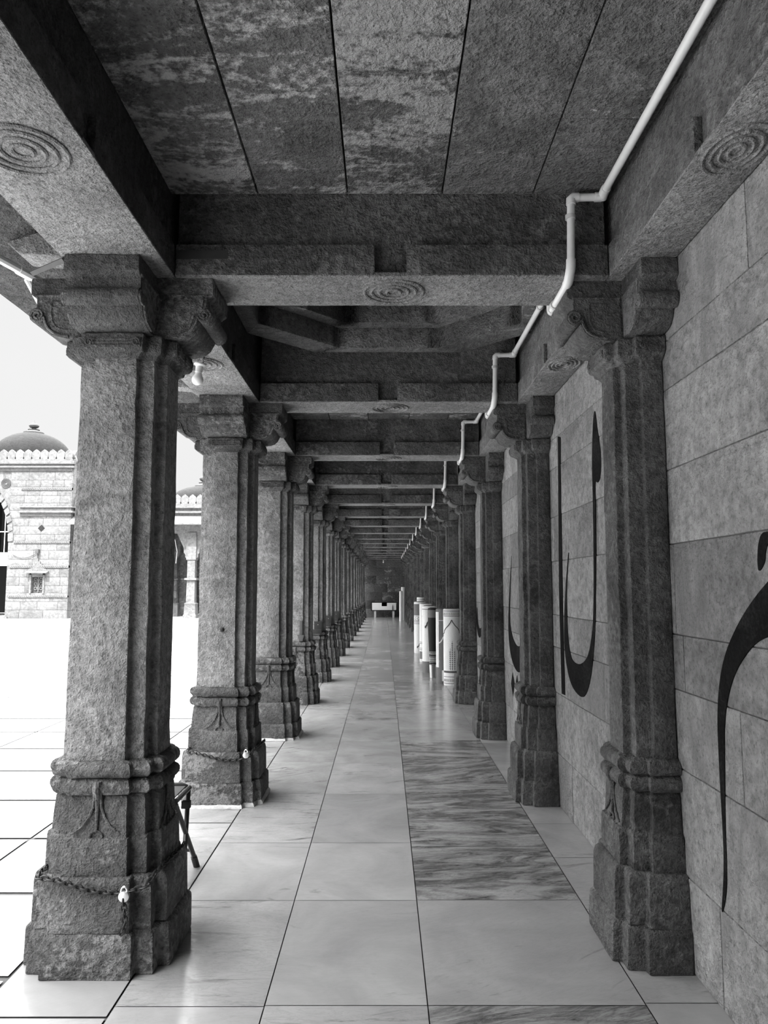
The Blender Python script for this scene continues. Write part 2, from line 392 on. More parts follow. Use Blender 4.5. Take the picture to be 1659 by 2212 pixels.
def make_support(name, label, cat, loc, half, group):
    t = thing(name, label, cat, loc, 0, group)
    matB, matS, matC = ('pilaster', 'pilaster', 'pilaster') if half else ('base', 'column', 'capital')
    R = 0.0040
    ins = 0.015 if half else 0.0
    b_ = lambda a, d=0.03: a + (d * 0.85 if half else d)
    def part(nm, L, mat, bev=0.007, rough=R, sd=0):
        return levels([(z, a, w, b_(a, d)) for z, a, w, d in L], half).build(nm, mat, t, rough, bev, 0.05, seed=sd)
    part('lower_plinth', [(0.0, 0.166, 0.118, 0.030), (0.099, 0.162, 0.116, 0.030), (0.108, 0.154, 0.110, 0.028)], matB, 0.008, R * 1.3, 1)
    part('upper_plinth', [(0.108, 0.153, 0.108, 0.030), (0.212, 0.150, 0.105, 0.030), (0.234, 0.146, 0.102, 0.029), (0.240, 0.140, 0.097, 0.027)], matB, 0.006, R * 1.2, 2)
    die = part('die', [(0.239, 0.1315, 0.088, 0.028), (0.325, 0.130, 0.087, 0.028), (0.336, 0.128, 0.085, 0.028), (0.338, 0.122, 0.080, 0.026), (0.43, 0.118, 0.077, 0.025), (0.443, 0.113, 0.073, 0.024)], matB, 0.004, R, 3)
    rl = []
    for z0 in (0.443, 0.4865):
        for dz, da in ((0, -0.009), (0.003, 0.001), (0.009, 0.007), (0.017, 0.010), (0.027, 0.010), (0.035, 0.006), (0.040, 0.0), (0.0432, -0.009)):
            rl.append((z0 + dz, 0.122 + da, 0.080 + da * 0.6, 0.024))
    rl += [(0.533, 0.110, 0.066, 0.02)]
    part('ring_moulding', rl, matB, 0.0, R, 4)
    part('shaft', [(0.531, 0.108, 0.064, 0.025), (0.60, 0.1065, 0.0625, 0.025), (1.657, 0.103, 0.060, 0.025)], matS, 0.005, R * 1.1, 5)
    ab = part('abacus', [(1.650, 0.110, 0.064, 0.022), (1.660, 0.116, 0.074, 0.026), (1.664, 0.125, 0.083, 0.030), (1.672, 0.128, 0.086, 0.034), (1.712, 0.128, 0.086, 0.034), (1.720, 0.122, 0.08, 0.030)], matC, 0.003, R, 6)
    # fluting rods and end scrolls of the abacus
    sides = [(0, -1), (-1, 0), (0, 1)] + ([] if half else [(1, 0)])
    bb = b_(0.128, 0.034)
    def onside(sx_, sy_, u, d, z):          # u along the face, d out from the axis
        return (sx_ * d - sy_ * u if sx_ == 0 else sx_ * d, sy_ * d if sx_ == 0 else u, z)
    for s_ in sides:
        lim = 0.078; m2 = MB()
        e_ = (0.003, lim) if half and s_[0] == 0 and s_[1] < 0 else (-lim, -0.003) if half and s_[0] == 0 else (-lim, lim)
        m2.loft([[onside(s_[0], s_[1], u, d, z) for u, d in ((e_[0], bb - 0.004), (e_[1], bb - 0.004), (e_[1], bb + 0.0012), (e_[0], bb + 0.0012))] for z in (1.673, 1.702)])
        for z in (1.677, 1.686, 1.695):
            lo = -lim; hi = lim
            if half and s_[0] == 0:
                lo, hi = (-lim, -0.004) if s_[1] > 0 else (0.004, lim)
            pts = [onside(s_[0], s_[1], lo + (hi - lo) * q, bb + 0.001, z) for q in (0, 1)]
            m2.tube(pts, 0.0032, 6)
        for sg in (-1, 1):
            u0 = sg * 0.066
            if half and s_[0] == 0 and onside(s_[0], s_[1], u0, bb, 0)[0] > 0: continue
            m2.tube([onside(s_[0], s_[1], u0 + 0.011 * (1 - k / 22) * math.cos(k * 0.55), bb + 0.003, 1.687 + 0.013 * (1 - k / 22) * math.sin(k * 0.55)) for k in range(20)], 0.0028, 6)
        m2.build('abacus_scroll', matC, ab)
    h = 0.104
    MB().box(-h, 0 if half else h, -h, h, 1.7185, 1.8995).build('core_block', matC, t, R, 0.004, 0.05, seed=7)
    prof = bracket_profile(); dirs = [(0, -1), (-1, 0), (0, 1)] + ([] if half else [(1, 0)])
    for dx, dy in dirs:
        a, b = (-h, h) if (dx or not half) else ((-h, 0) if dx == 0 else (-h, h))
        def fn(u, v, q, dx=dx, dy=dy): return (dx * u, q, v) if dx else (q, dy * u, v)
        o = MB().prism(prof, fn, a + 0.002, b - 0.002).build('bracket', matC, t, R * 0.9, 0.0035, 0.05, seed=8 + dx + 2 * dy)
        for q in ((a - 0.0005, b + 0.0005) if not (half and not dx) else (a - 0.0005,)):
            m3 = MB()
            sp = [fn(0.243 + 0.021 * (1 - k / 40) * math.cos(-0.9 * pi + k * 0.42), 1.787 + 0.021 * (1 - k / 40) * math.sin(-0.9 * pi + k * 0.42), q) for k in range(34)]
            ed = [fn(x, z, q) for x, z in ((0.150, 1.7235), (0.178, 1.727), (0.197, 1.735), (0.209, 1.745), (0.217, 1.758), (0.222, 1.772))]
            m3.tube(ed + sp, 0.004, 6)
            ed = [fn(x, z, q) for x, z in ((0.125, 1.740), (0.165, 1.742), (0.187, 1.750), (0.198, 1.766), (0.202, 1.785), (0.202, 1.826), (0.125, 1.826))]
            m3.tube(ed, 0.0026, 6)
            m3.tube([fn(x, 1.845, q) for x in (0.11, 0.25)], 0.003, 6)
            q2 = q + (0.0012 if q < 0 else -0.0012) * (1 if abs(q) > 0.01 else 0)
            m3.prism([(0.11, 1.725), (0.155, 1.725), (0.20, 1.745), (0.215, 1.79), (0.236, 1.80), (0.24, 1.848), (0.11, 1.848)], fn, min(q, q2), max(q, q2))
            m3.build('scroll', matC, o)
    # hanging cord and bell carved on the die
    for s_ in sides:
        m4 = MB()
        if half and s_[0] == 0: continue
        fr = lambda u, z: onside(s_[0], s_[1], u, b_(0.118 + (0.43 - min(z, 0.43)) * 0.05, 0.0255) + (0.012 if z > 0.44 else 0.003), z)
        m4.tube([fr(0.008 * 0, 0.483), fr(0, 0.46), fr(0, 0.44), fr(0, 0.40), fr(0, 0.356)], [0.011, 0.010, 0.008, 0.005, 0.004], 8)
        for sg in (-1, 1):
            m4.tube([fr(sg * u, z) for u, z in ((0.007, 0.47), (0.008, 0.44), (0.011, 0.415), (0.021, 0.390), (0.036, 0.368), (0.052, 0.355), (0.064, 0.347))], [0.006, 0.005, 0.004, 0.0034, 0.003, 0.003, 0.002], 6)
        m4.tube([fr(0.017 * math.cos(q), 0.338 + 0.017 * math.sin(q)) for q in [pi * i / 10 for i in range(11)]], 0.0032, 6)
        m4.tube([fr(0, 0.36), fr(0, 0.352)], 0.0035, 6).build('pendant_carving', matB, t)
    return t
GC, GP = 'stone columns along the courtyard', 'half columns along the wall'
N_C = 16
col0 = make_support('stone_column', 'nearest grey stone column of the courtyard row, chain and padlock round its base', 'column', (CX, ycol(0), 0), False, GC)
extra = {1: 'second grey stone column from the camera in the courtyard row, round bolt on its shaft',
         2: 'third stone column from the camera in the courtyard row, white lime at its foot',
         3: 'fourth stone column in the courtyard row, a stick with a wedge foot leaning on it'}
columns = [col0]
for k in range(1, N_C):
    columns.append(copy_tree(col0, (CX, ycol(k), 0), extra.get(k, '%s stone column to the camera in the open courtyard row on the left' % ordn(k, N_C))))
for k, lab in ((-1, 'stone column of the courtyard row standing just outside the left edge of the photo'), (-2, 'stone column of the courtyard row behind the viewpoint')): copy_tree(col0, (CX, ycol(k), 0), lab)
for k in (1, 2):
    o = levels([(0.0, 0.172, 0.122, 0.203), (0.010, 0.170, 0.121, 0.201), (0.019, 0.162, 0.115, 0.192)], False).build('lime_joint', 'plaster', columns[k], 0.006, 0, 0.025, seed=20 + k); o['label'] = 'white lime mortar smeared along the foot'
bo = MB().lathe([(0.0, 0.0), (0.012, 0.0), (0.012, 0.006), (0.006, 0.010), (0.006, 0.016), (0.0, 0.017)][1:], n=6).build('bolt', 'chain', columns[1])
bo.rotation_euler = (pi / 2, 0, 0); bo.location = (0.0, -0.127 * U, 0.80 * U)
PY = 0.02
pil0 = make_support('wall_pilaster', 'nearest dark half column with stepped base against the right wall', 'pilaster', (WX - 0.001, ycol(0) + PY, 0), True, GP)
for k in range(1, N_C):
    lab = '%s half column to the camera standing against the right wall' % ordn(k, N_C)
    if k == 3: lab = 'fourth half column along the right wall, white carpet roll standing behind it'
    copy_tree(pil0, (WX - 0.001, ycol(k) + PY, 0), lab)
for k, lab in ((-1, 'half column along the right wall standing just outside the right edge of the photo'), (-2, 'half column along the right wall behind the viewpoint')): copy_tree(pil0, (WX - 0.001, ycol(k) + PY, 0), lab)

# ------------------------------------------------------------------ beams
def rosette(mb, cx_, cy_, z, sx_=1.0, sy_=1.0, big=1.0):
    for r in (0.022, 0.045, 0.068, 0.090):
        mb.tube([(cx_ + sx_ * big * r * math.cos(2 * pi * i / 32), cy_ + sy_ * big * r * math.sin(2 * pi * i / 32), z) for i in range(32)], 0.005, 6, True)
    return mb
def make_cross(label, k, group):
    t = thing('cross_beam', label, 'beam', (0, ycol(k), ZB), 0, group)
    MB().box(BL1 + 0.004, BR - 0.004, -0.098, 0.098, 0.012, ZC - ZB + 0.11).build('upper_course', 'beam', t, 0.003, 0.004, 0.1)
    for a, b in ((BL1 + 0.003, -0.027), (0.066, BR - 0.003)):
        for sgn in (-1, 1):
            y0, y1 = sorted((sgn * 0.0985, sgn * 0.120))
            MB().box(a, b, y0, y1, 0.002, 0.094).build('fascia_board', 'beam', t, 0.0025, 0.004, 0.1, seed=sgn)
    MB().box(BL1 + 0.002, BR - 0.002, -0.117, 0.117, -0.0005, 0.0115).build('soffit', 'soffit', t, 0.002, 0.003, 0.08)
    rosette(MB(), 0.03, 0, -0.001, 1.0, 1.0).build('rosette', 'soffit', t)
    return t
GX = 'stone cross beams overhead'
xb = make_cross('nearest stone cross beam overhead with a worn rosette under its middle', 0, GX)
for k in (-2, -1): copy_tree(xb, (0, ycol(k), ZB), 'stone cross beam overhead %s the viewpoint, out of the photo' % ('just behind' if k == -1 else 'farther behind'))
for k in range(1, N_C):
    copy_tree(xb, (0, ycol(k), ZB), 'stone cross beam overhead, %s to the camera, spanning from courtyard row to wall' % ordn(k, N_C))
sl_ = MB().box(BL1 + 0.006, -0.455, -0.1215, -0.119, 0.049, 0.075).build('slot', 'dark', xb, smooth=0); sl_['label'] = 'dark slot, its shade put as a strip on the left board'  # dark strip on the board face, painting the shade inside the slot
def make_long(name, label, x0, x1, inner, group, k, mt):
    t = thing(name, label, 'beam', (0, ycol(k) - S / 2, ZB), 0, group); g = S / 2 - 0.0015
    sgn = 1 if inner == x1 else -1
    ci = inner - sgn * 0.02
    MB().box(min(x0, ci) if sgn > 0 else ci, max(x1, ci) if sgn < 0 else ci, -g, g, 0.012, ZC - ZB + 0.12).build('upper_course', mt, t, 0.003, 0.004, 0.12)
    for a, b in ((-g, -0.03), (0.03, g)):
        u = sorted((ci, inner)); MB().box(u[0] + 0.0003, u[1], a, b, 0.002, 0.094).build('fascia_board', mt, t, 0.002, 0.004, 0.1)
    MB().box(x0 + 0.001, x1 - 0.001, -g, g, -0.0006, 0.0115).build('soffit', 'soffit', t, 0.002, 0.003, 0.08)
    w = (x1 - x0); rosette(MB(), (x0 + x1) / 2, 0.0, -0.001, min(1, w / 0.22), 1.0).build('rosette', 'soffit', t)
    return t
GL, GR = 'long beams over the courtyard row', 'long beams along the wall'
lb = make_long('long_beam', 'stone beam over the courtyard edge at upper left, nearest the camera', BL0, BL1, BL1, GL, 0, 'shadebeam')
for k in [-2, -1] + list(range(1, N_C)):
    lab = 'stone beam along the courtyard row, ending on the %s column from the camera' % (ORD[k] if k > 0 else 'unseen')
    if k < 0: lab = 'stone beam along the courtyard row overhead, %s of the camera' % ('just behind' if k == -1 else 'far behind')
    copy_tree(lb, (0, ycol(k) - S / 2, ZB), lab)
rb = make_long('wall_beam', 'stone beam along the top of the right wall, nearest the camera, beside the white pipe', BR, WX - 0.002, BR, GR, 0, 'litbeam')
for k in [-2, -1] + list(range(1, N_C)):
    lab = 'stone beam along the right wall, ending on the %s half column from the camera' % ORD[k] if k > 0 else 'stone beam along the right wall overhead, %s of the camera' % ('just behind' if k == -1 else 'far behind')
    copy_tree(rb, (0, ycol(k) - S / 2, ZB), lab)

# ------------------------------------------------------------------ white pipe
t = thing('water_pipe', 'long white plastic pipe stepping round every beam along the ceiling corner', 'pipe', (0.63, Y0, ZC - 0.02))
def rel(p): return (p[0] - 0.63, p[1] - Y0, p[2] - (ZC - 0.02))
pr = 0.0115
path = [(0.637, YS + 0.3, 2.138)]; elbows = []; clamps = []
for k in range(N_C - 1):
    yf, yb = ycol(k) - 0.120 - pr, ycol(k) + 0.120 + pr; zl = ZB - pr - 0.004
    seg = [(0.637, yf - 0.018, 2.138), (0.637, yf, 2.132), (0.545, yf, 2.130), (0.540, yf, ZB + 0.02), (0.537, yf + 0.02, zl), (0.540, yb, zl), (0.545, yb + 0.004, 2.12), (0.637, yb + 0.04, 2.138)]
    if k: clamps.append(((0.637, (ycol(k - 1) + ycol(k)) / 2, 2.138), (0, 1, 0)))
    clamps.append(((0.542, yf, 2.07), (0, 0, 1))); clamps.append(((0.538, ycol(k) + 0.07, zl), (0, 1, 0)))
    path += seg; elbows += seg
mbp = MB()
for a, b in zip(path[:-1], path[1:]): mbp.tube([rel(a), rel(b)], pr, 12)
mbp.build('pipe_run', 'pvc', t)
for e_ in elbows[:64]:
    i = path.index(e_); P = Vector(e_); d0 = (Vector(path[i - 1]) - P).normalized(); d1 = (Vector(path[min(i + 1, len(path) - 1)]) - P).normalized() if i + 1 < len(path) else -d0
    MB().tube([rel(P + d0 * 0.022), rel(P + d0 * 0.006), rel(P + d1 * 0.006), rel(P + d1 * 0.022)], pr * 1.22, 12).build('elbow', 'pvc', t)
for c_, ax in clamps[:30]:
    P = Vector(c_); A = Vector(ax); MB().tube([rel(P - A * 0.006), rel(P + A * 0.006)], pr * 1.3, 12).build('clamp', 'grille', t)

# ------------------------------------------------------------------ painted letters on the right wall
def chaikin(P):
    return [q for a, b in zip(P, P[1:] + P[:1]) for q in ((a[0] * 0.75 + b[0] * 0.25, a[1] * 0.75 + b[1] * 0.25), (a[0] * 0.25 + b[0] * 0.75, a[1] * 0.25 + b[1] * 0.75))]
def stroke(polys, label):
    mb_ = MB()
    for P in polys:
        if len(P) > 8: P = chaikin(chaikin(P))
        mb_.prism(P, lambda u, v, q: (q, u, v), WX - 0.0015, WX + 0.0008)
    return tag(mb_.build('painted_letter', 'paint', smooth=0), label, 'lettering', 'black letters painted on the wall')
A = [(1.541, 1.032), (1.574, 1.013), (1.63, 0.982), (1.703, 0.932), (1.773, 0.867), (1.811, 0.815), (1.837, 0.751), (1.85, 0.68), (1.851, 0.615), (1.85, 0.525), (1.846, 0.42), (1.847, 0.357), (1.857, 0.291), (1.876, 0.216), (1.844, 0.271), (1.833, 0.341), (1.831, 0.425), (1.827, 0.51), (1.816, 0.639), (1.814, 0.665), (1.796, 0.731), (1.752, 0.8), (1.684, 0.856), (1.632, 0.884), (1.585, 0.897), (1.5, 0.915), (1.40, 0.925), (1.30, 0.918), (1.22, 0.94), (1.30, 0.99), (1.42, 1.03)]
Bp = [(1.563, 1.115), (1.593, 1.116), (1.611, 1.092), (1.618, 1.053), (1.614, 1.029), (1.584, 1.052), (1.582, 1.075), (1.565, 1.097), (1.50, 1.10), (1.50, 1.118)]
Cb = [(3.424, 1.57), (3.464, 0.979), (3.457, 0.52), (3.397, 0.522), (3.401, 0.897), (3.377, 1.562), (3.366, 1.678), (3.419, 1.693)]
Cc = [(2.813, 1.677), (2.841, 1.623), (2.868, 1.478), (2.867, 1.334), (2.878, 1.123), (2.903, 0.877), (2.96, 0.768), (3.019, 0.713), (3.135, 0.679), (3.256, 0.686), (3.3, 0.733), (3.324, 0.819), (3.325, 0.979), (3.268, 1.147), (3.274, 1.151), (3.348, 0.979), (3.378, 0.857), (3.39, 0.734), (3.342, 0.634), (3.267, 0.573), (3.119, 0.548), (3.033, 0.575), (2.958, 0.655), (2.908, 0.772), (2.878, 0.878), (2.843, 1.121), (2.832, 1.33), (2.83, 1.407), (2.797, 1.387), (2.759, 1.404), (2.742, 1.457), (2.748, 1.512), (2.782, 1.589), (2.796, 1.648)]
D1 = [(4.705, 1.27), (4.839, 0.97), (4.911, 0.756), (4.874, 0.618), (4.778, 0.534), (4.619, 0.487), (4.48, 0.50), (4.38, 0.56), (4.38, 0.68), (4.516, 0.646), (4.635, 0.648), (4.782, 0.705), (4.843, 0.795), (4.797, 0.97)]
D2 = [(4.765, 0.468), (4.827, 0.392), (4.766, 0.321), (4.704, 0.407)]
D3 = [(4.608, 0.469), (4.651, 0.425), (4.627, 0.386), (4.576, 0.418)]
E1 = [(6.524, 0.865), (6.605, 0.704), (6.513, 0.599), (6.391, 0.568), (6.28, 0.60), (6.20, 0.68), (6.30, 0.66), (6.40, 0.65), (6.48, 0.70)]
stroke([A], 'large sweeping black painted letter at the right edge of the near wall')
stroke([Bp], 'short black painted stroke above the large sweeping letter at the right edge')
stroke([Cb], 'tall straight black painted stroke beside the U shaped letter')
stroke([Cc], 'black painted U shaped letter behind the nearest half column')
stroke([D1, D2, D3], 'black painted hook letter with dots behind the second half column')
stroke([E1], 'small dark painted hook letter behind the third half column')

# ------------------------------------------------------------------ lamp under the left beam, far lamp
def bulb_lamp(x, y, z, label, sc=1.0):
    t_ = thing('light_bulb', label, 'lamp', (x, y, z), 0, 'bulbs hanging from beams')
    MB().box(-0.012, 0.012, -0.01, 0.01, -0.012, -0.0006).tube([(0.006, 0, -0.01), (0.014, 0, -0.022), (0.004, 0, -0.034)], 0.002, 6).tube([(-0.004, 0, -0.01), (-0.012, 0.003, -0.022), (0.0, 0, -0.034)], 0.002, 6).build('bracket', 'wire', t_)
    MB().lathe([(0.006, -0.030), (0.022, -0.032), (0.023, -0.037), (0.015, -0.043), (0.0135, -0.066), (0.014, -0.067)], n=24).build('socket', 'white', t_)
    MB().lathe([(0.012, -0.0665), (0.012, -0.070), (0.014, -0.076), (0.021, -0.088), (0.0225, -0.096), (0.021, -0.105), (0.015, -0.113), (0.006, -0.117), (0.001, -0.1175)], n=24).build('bulb', 'bulb', t_)
    return t_
l_ = bulb_lamp(-0.715, 2.86, ZB, 'white bulb in a socket hanging under the beam beyond the nearest column')
l_.rotation_euler = (0, 0.13, 0)
bulb_lamp(-0.02, ycol(15), ZB, 'tiny white bulb hanging in front of the far end wall')

# ------------------------------------------------------------------ conduits and wires at the eave
tag(MB().tube([(-1.20, 1.69, 1.932), (-1.075, 2.13, 1.931)], 0.0125, 10).tube([(-1.077, 2.125, 1.931), (-1.063, 2.175, 1.931)], 0.0155, 10).tube([(-1.064, 2.17, 1.931), (-1.035, 2.275, 1.93)], 0.0125, 10).build('conduit_pipe', 'pvc'), 'pale straight conduit under the eave at the left edge of the photo', 'pipe')
tag(MB().tube([(-1.155, 2.345, 1.993), (-1.088, 2.345, 1.876), (-1.08, 2.345, 1.869), (-1.05, 2.345, 1.869)], 0.0125, 10).build('conduit_stub', 'pvc'), 'short bent white conduit beside the carved bracket of the nearest column', 'pipe')
tag(MB().tube([(-0.872, 1.97, 1.8905), (-1.02, 2.1, 1.908)], 0.009, 4).build('wooden_batten', 'timber'), 'grey batten under the eave left of the nearest column capital', 'batten')
tag(MB().tube([(-1.285 + 0.012 * math.sin(i * 0.55), 2.40, 1.99 - 0.017 * i) for i in range(12)], 0.0014, 5).build('hanging_wire', 'wire'), 'thin loose wire dangling from the eave against the sky', 'wire')

# ------------------------------------------------------------------ chains and padlocks
def chain_path(P, name, label):
    mb_ = MB(); pts = [Vector(p) for p in P]; L = 0.0155; acc = 0; out = []
    for a, b in zip(pts[:-1], pts[1:]):
        d = (b - a).length; q = acc
        while q < d: out.append((a + (b - a) * (q / d), (b - a).normalized())); q += L
        acc = q - d
    for i, (p, tdir) in enumerate(out):
        up = Vector((0, 0, 1)) if abs(tdir.z) < 0.85 else Vector((0, 1, 0))
        sd = tdir.cross(up).normalized(); up = sd.cross(tdir)
        w = sd if i % 2 else up
        mb_.tube([tuple(p + tdir * 0.0105 * math.cos(q) + w * 0.0066 * math.sin(q)) for q in [2 * pi * j / 10 for j in range(10)]], 0.0025, 5, True)
    return tag(mb_.build(name, 'chain'), label, 'chain', 'chains round column bases')
def col_chain(k, label, tail, tx):
    cy_ = ycol(k); fy = cy_ - 0.180
    sag = [(CX - 0.135 + 0.28 * i / 12, fy - 0.004 * math.sin(pi * i / 12), 0.246 - 0.036 * math.sin(pi * min(1, i / 12 * 0.72)) ** 2) for i in range(13)]
    P = [(CX - 0.150, cy_ + 0.08, 0.247), (CX - 0.148, cy_ - 0.14, 0.246)] + sag + [(CX + 0.160, cy_ - 0.14, 0.248), (CX + 0.178, cy_ + 0.08, 0.25)]
    chain_path(P, 'chain', label)
    if tail: chain_path([(tx, fy - 0.020, 0.195), (tx + 0.003, fy - 0.014, 0.14), (tx - 0.006, fy - 0.012, 0.115)], 'chain', 'loose chain end hanging below the padlock on the nearest column')
def padlock(x, y, z, label):
    t_ = thing('padlock', label, 'padlock', (x, y, z), 0, 'padlocks on the chains')
    b_ = MB().lathe([(0.010, -0.006), (0.0135, -0.005), (0.0145, 0), (0.0135, 0.005), (0.010, 0.006)], n=24).build('body', 'chrome', t_); b_.rotation_euler = (pi / 2, 0, 0)
    MB().tube([(0.008 * math.cos(q), 0, 0.010 + 0.014 * math.sin(q)) for q in [pi * i / 8 for i in range(9)]], 0.0026, 6).build('shackle', 'chrome', t_)
col_chain(0, 'dark chain sagging round the base of the nearest column', True, CX + 0.096)
padlock(CX + 0.096, ycol(0) - 0.198, 0.208, 'round chrome padlock on the chain of the nearest column')
col_chain(1, 'dark chain round the base of the second column of the courtyard row', False, 0)
padlock(CX + 0.135, ycol(1) - 0.197, 0.237, 'small round padlock on the chain of the second column')
padlock(CX + 0.203, ycol(2) - 0.02, 0.225, 'small padlock hanging at the side of the third column base')

# ------------------------------------------------------------------ folding stool behind the nearest column
t = thing('folding_stool', 'black tubular folding stool behind the nearest column', 'stool', (-0.80, 2.66, 0)); r = 0.0085
def arc(c, u, v, R, a0, a1, n=5): return [tuple(Vector(c) + Vector(u) * R * math.cos(a0 + (a1 - a0) * i / n) + Vector(v) * R * math.sin(a0 + (a1 - a0) * i / n)) for i in range(n + 1)]
for nm, yb, yt in (('front_leg_frame', -0.035, 0.13), ('rear_leg_frame', 0.15, -0.04)):
    MB().tube([(-0.125, yb, 0.012), (-0.095, yt, 0.27), (-0.085, yt, 0.285), (-0.07, yt, 0.29), (0.07, yt, 0.29), (0.085, yt, 0.285), (0.095, yt, 0.27), (0.125, yb, 0.012)], r, 10).build(nm, 'steel', t)
    for sg in (-1, 1): MB().tube([(sg * 0.121, yb + (yt - yb) * 0.12, 0.042), (sg * 0.1265, yb, 0.0)], r * 1.35, 10).build('rubber_foot', 'rubber', t)
    MB().tube([(-0.117, yb + (yt - yb) * 0.2, 0.07), (0.117, yb + (yt - yb) * 0.2, 0.07)], r * 0.8, 8).build('stretcher', 'steel', t)
MB().loft([[(-0.088, -0.03, 0.284), (0.088, -0.03, 0.284), (0.088, 0.12, 0.284), (-0.088, 0.12, 0.284)], [(-0.088, -0.03, 0.289), (0.088, -0.03, 0.289), (0.088, 0.12, 0.289), (-0.088, 0.12, 0.289)]]).build('seat', 'rubber', t, 0, 0.002)
MB().tube([(0.097, -0.04, 0.28), (0.099, 0.13, 0.28)], r, 8).tube([(-0.097, -0.04, 0.28), (-0.099, 0.13, 0.28)], r, 8).build('seat_rail', 'steel', t)
MB().box(0.088, 0.118, 0.06, 0.085, 0.225, 0.25).build('hinge_clip', 'boxm', t, 0, 0.003)

# ------------------------------------------------------------------ boxes resting on column bases, stick
for k, w, h, lab in ((4, 0.085, 0.11, 'dark square box standing on the base of the fifth courtyard column'), (5, 0.075, 0.115, 'dark box standing on the base of the sixth courtyard column'), (6, 0.07, 0.12, 'dark box standing on the base of the seventh courtyard column')):
    t = thing('collection_box', lab, 'box', (CX + 0.066, ycol(k) - 0.152, 0.5335), 0, 'dark boxes on column bases')
    MB().box(-w / 2, w / 2, -0.02, 0.022, 0, h * 0.93).build('body', 'boxm', t, 0, 0.003)
    MB().box(-w / 2 - 0.003, w / 2 + 0.003, -0.022, 0.024, h * 0.93, h).build('lid', 'boxm', t, 0, 0.002)
    MB().lathe([(0.004, 0), (0.004, 0.004), (0.001, 0.005)], n=10).build('knob', 'chrome', t).location = (0, -0.021 * U, h * 0.6 * U)
    t.children[-1].rotation_euler = (pi / 2, 0, 0)
t = thing('long_scoop', 'grey stick with a wedge foot leaning on the fourth courtyard column', 'scoop', (CX + 0.045, ycol(3) - 0.14, 0.534))
MB().box(-0.012, 0.012, 0.0, 0.008, 0.05, 0.175).build('handle', 'timber', t, 0, 0.002)
MB().prism([(-0.03, 0.055), (0.03, 0.052), (0.018, 0.0), (-0.012, 0.0)], lambda u, v, q: (u, q, v), -0.014, 0.012).build('blade', 'timber', t, 0, 0.002)

# ------------------------------------------------------------------ carpet rolls
def roll(label, x, y, R, h, mat='carpet', r_bot=None, core=True, lean=0.0, squash=1.0, rz=0.0):
    t_ = thing('carpet_roll', label, 'carpet', (x, y, 0), rz, 'carpet rolls by the wall'); rb_ = r_bot or R; n = 40
    prof = [(rb_ * 0.97, 0.0), (rb_, 0.01)] + [(rb_ + (R - rb_) * min(1, q * 1.4), q * h) for q in (0.1, 0.25, 0.5, 0.75, 0.95)] + [(R, h - 0.006), (R - 0.008, h)]
    MB().loft([[(r_ * math.cos(2 * pi * i / n), squash * r_ * math.sin(2 * pi * i / n), z) for i in range(n)] for r_, z in prof]).build('carpet_body', mat, t_)
    sp = [((R - 0.012 - 0.0011 * i) * math.cos(i * 0.3), squash * (R - 0.012 - 0.0011 * i) * math.sin(i * 0.3), h + 0.002) for i in range(int((R - 0.02) / 0.0011))]
    MB().tube(sp, 0.0045, 5).build('rolled_edge', 'motif' if mat == 'carpet' else 'carpetgrey', t_)
    if lean: t_.rotation_euler = (0, lean, rz)
    return t_, (lambda u, z, q=0.0012: ((R + q) * math.cos(-pi / 2 + u / R), squash * (R + q) * math.sin(-pi / 2 + u / R), z))
def band(t_, fn, u0, u1, z0, z1, mat, nm='border_band', n=14):
    mb_ = MB(); g0 = [fn(u0 + (u1 - u0) * i / n, z0) for i in range(n + 1)]; g1 = [fn(u0 + (u1 - u0) * i / n, z1) for i in range(n + 1)]
    for i in range(n): mb_.quad(g0[i], g0[i + 1], g1[i + 1], g1[i])
    return mb_.build(nm, mat, t_)
def arch(t_, fn, w, z0, z1, mat='motif', th=0.006, uc=0.0):
    H = z1 - z0; half = [(0, z1), (w * 0.1, z1 - H * 0.16), (w * 0.3, z1 - H * 0.36), (w * 0.55, z1 - H * 0.52), (w * 0.72, z1 - H * 0.66), (w * 0.76, z1 - H * 0.82), (w, z1 - H * 0.86), (w, z0)]
    pts = [(uc - u, z) for u, z in reversed(half)] + [(uc + u, z) for u, z in half[1:]]
    mb_ = MB()
    for (a, za), (b, zb_) in zip(pts[:-1], pts[1:]):
        for q in range(4):
            p0 = (a + (b - a) * q / 4, za + (zb_ - za) * q / 4); p1 = (a + (b - a) * (q + 1) / 4, za + (zb_ - za) * (q + 1) / 4)
            mb_.tube([fn(p0[0], p0[1], 0.0), fn(p1[0], p1[1], 0.0)], th, 5)
    return mb_.build('arch_motif', mat, t_)
H_ = 0.775
t, fn = roll('nearest pale carpet roll with a pointed arch and three plant stems', 0.703, 7.83, 0.090, H_)
R_ = 0.12
for z0, z1 in ((0.13, 0.15), (0.088, 0.093), (0.022, 0.027), (0.70, 0.706), (0.745, 0.75), (0.757, 0.762)): band(t, fn, -R_, R_, z0, z1, 'motif')
mb_ = MB()
for zc_ in (0.055, 0.725):
    for i in range(26):
        u = -R_ + 2 * R_ * (i + 0.5) / 26; mb_.tube([fn(u, zc_ - 0.013, 0.0), fn(u + 0.002, zc_ + 0.013, 0.0)], 0.0018, 4)
mb_.build('border_marks', 'motif', t)
arch(t, fn, 0.12, 0.50, 0.665, th=0.0050, uc=-0.012)
mb_ = MB()
for u, zt in ((-0.03, 0.38), (-0.008, 0.45), (0.016, 0.38)):
    mb_.tube([fn(u, 0.155, 0.0), fn(u, zt, 0.0)], 0.0014, 4); z = 0.165
    while z < zt - 0.03:
        for sg in (-1, 1): mb_.tube([fn(u, z, 0.0), fn(u + sg * 0.004, z + 0.006, 0.0), fn(u + sg * 0.0055, z + 0.013, 0.0)], [0.0012, 0.0028, 0.001], 5)
        z += 0.021
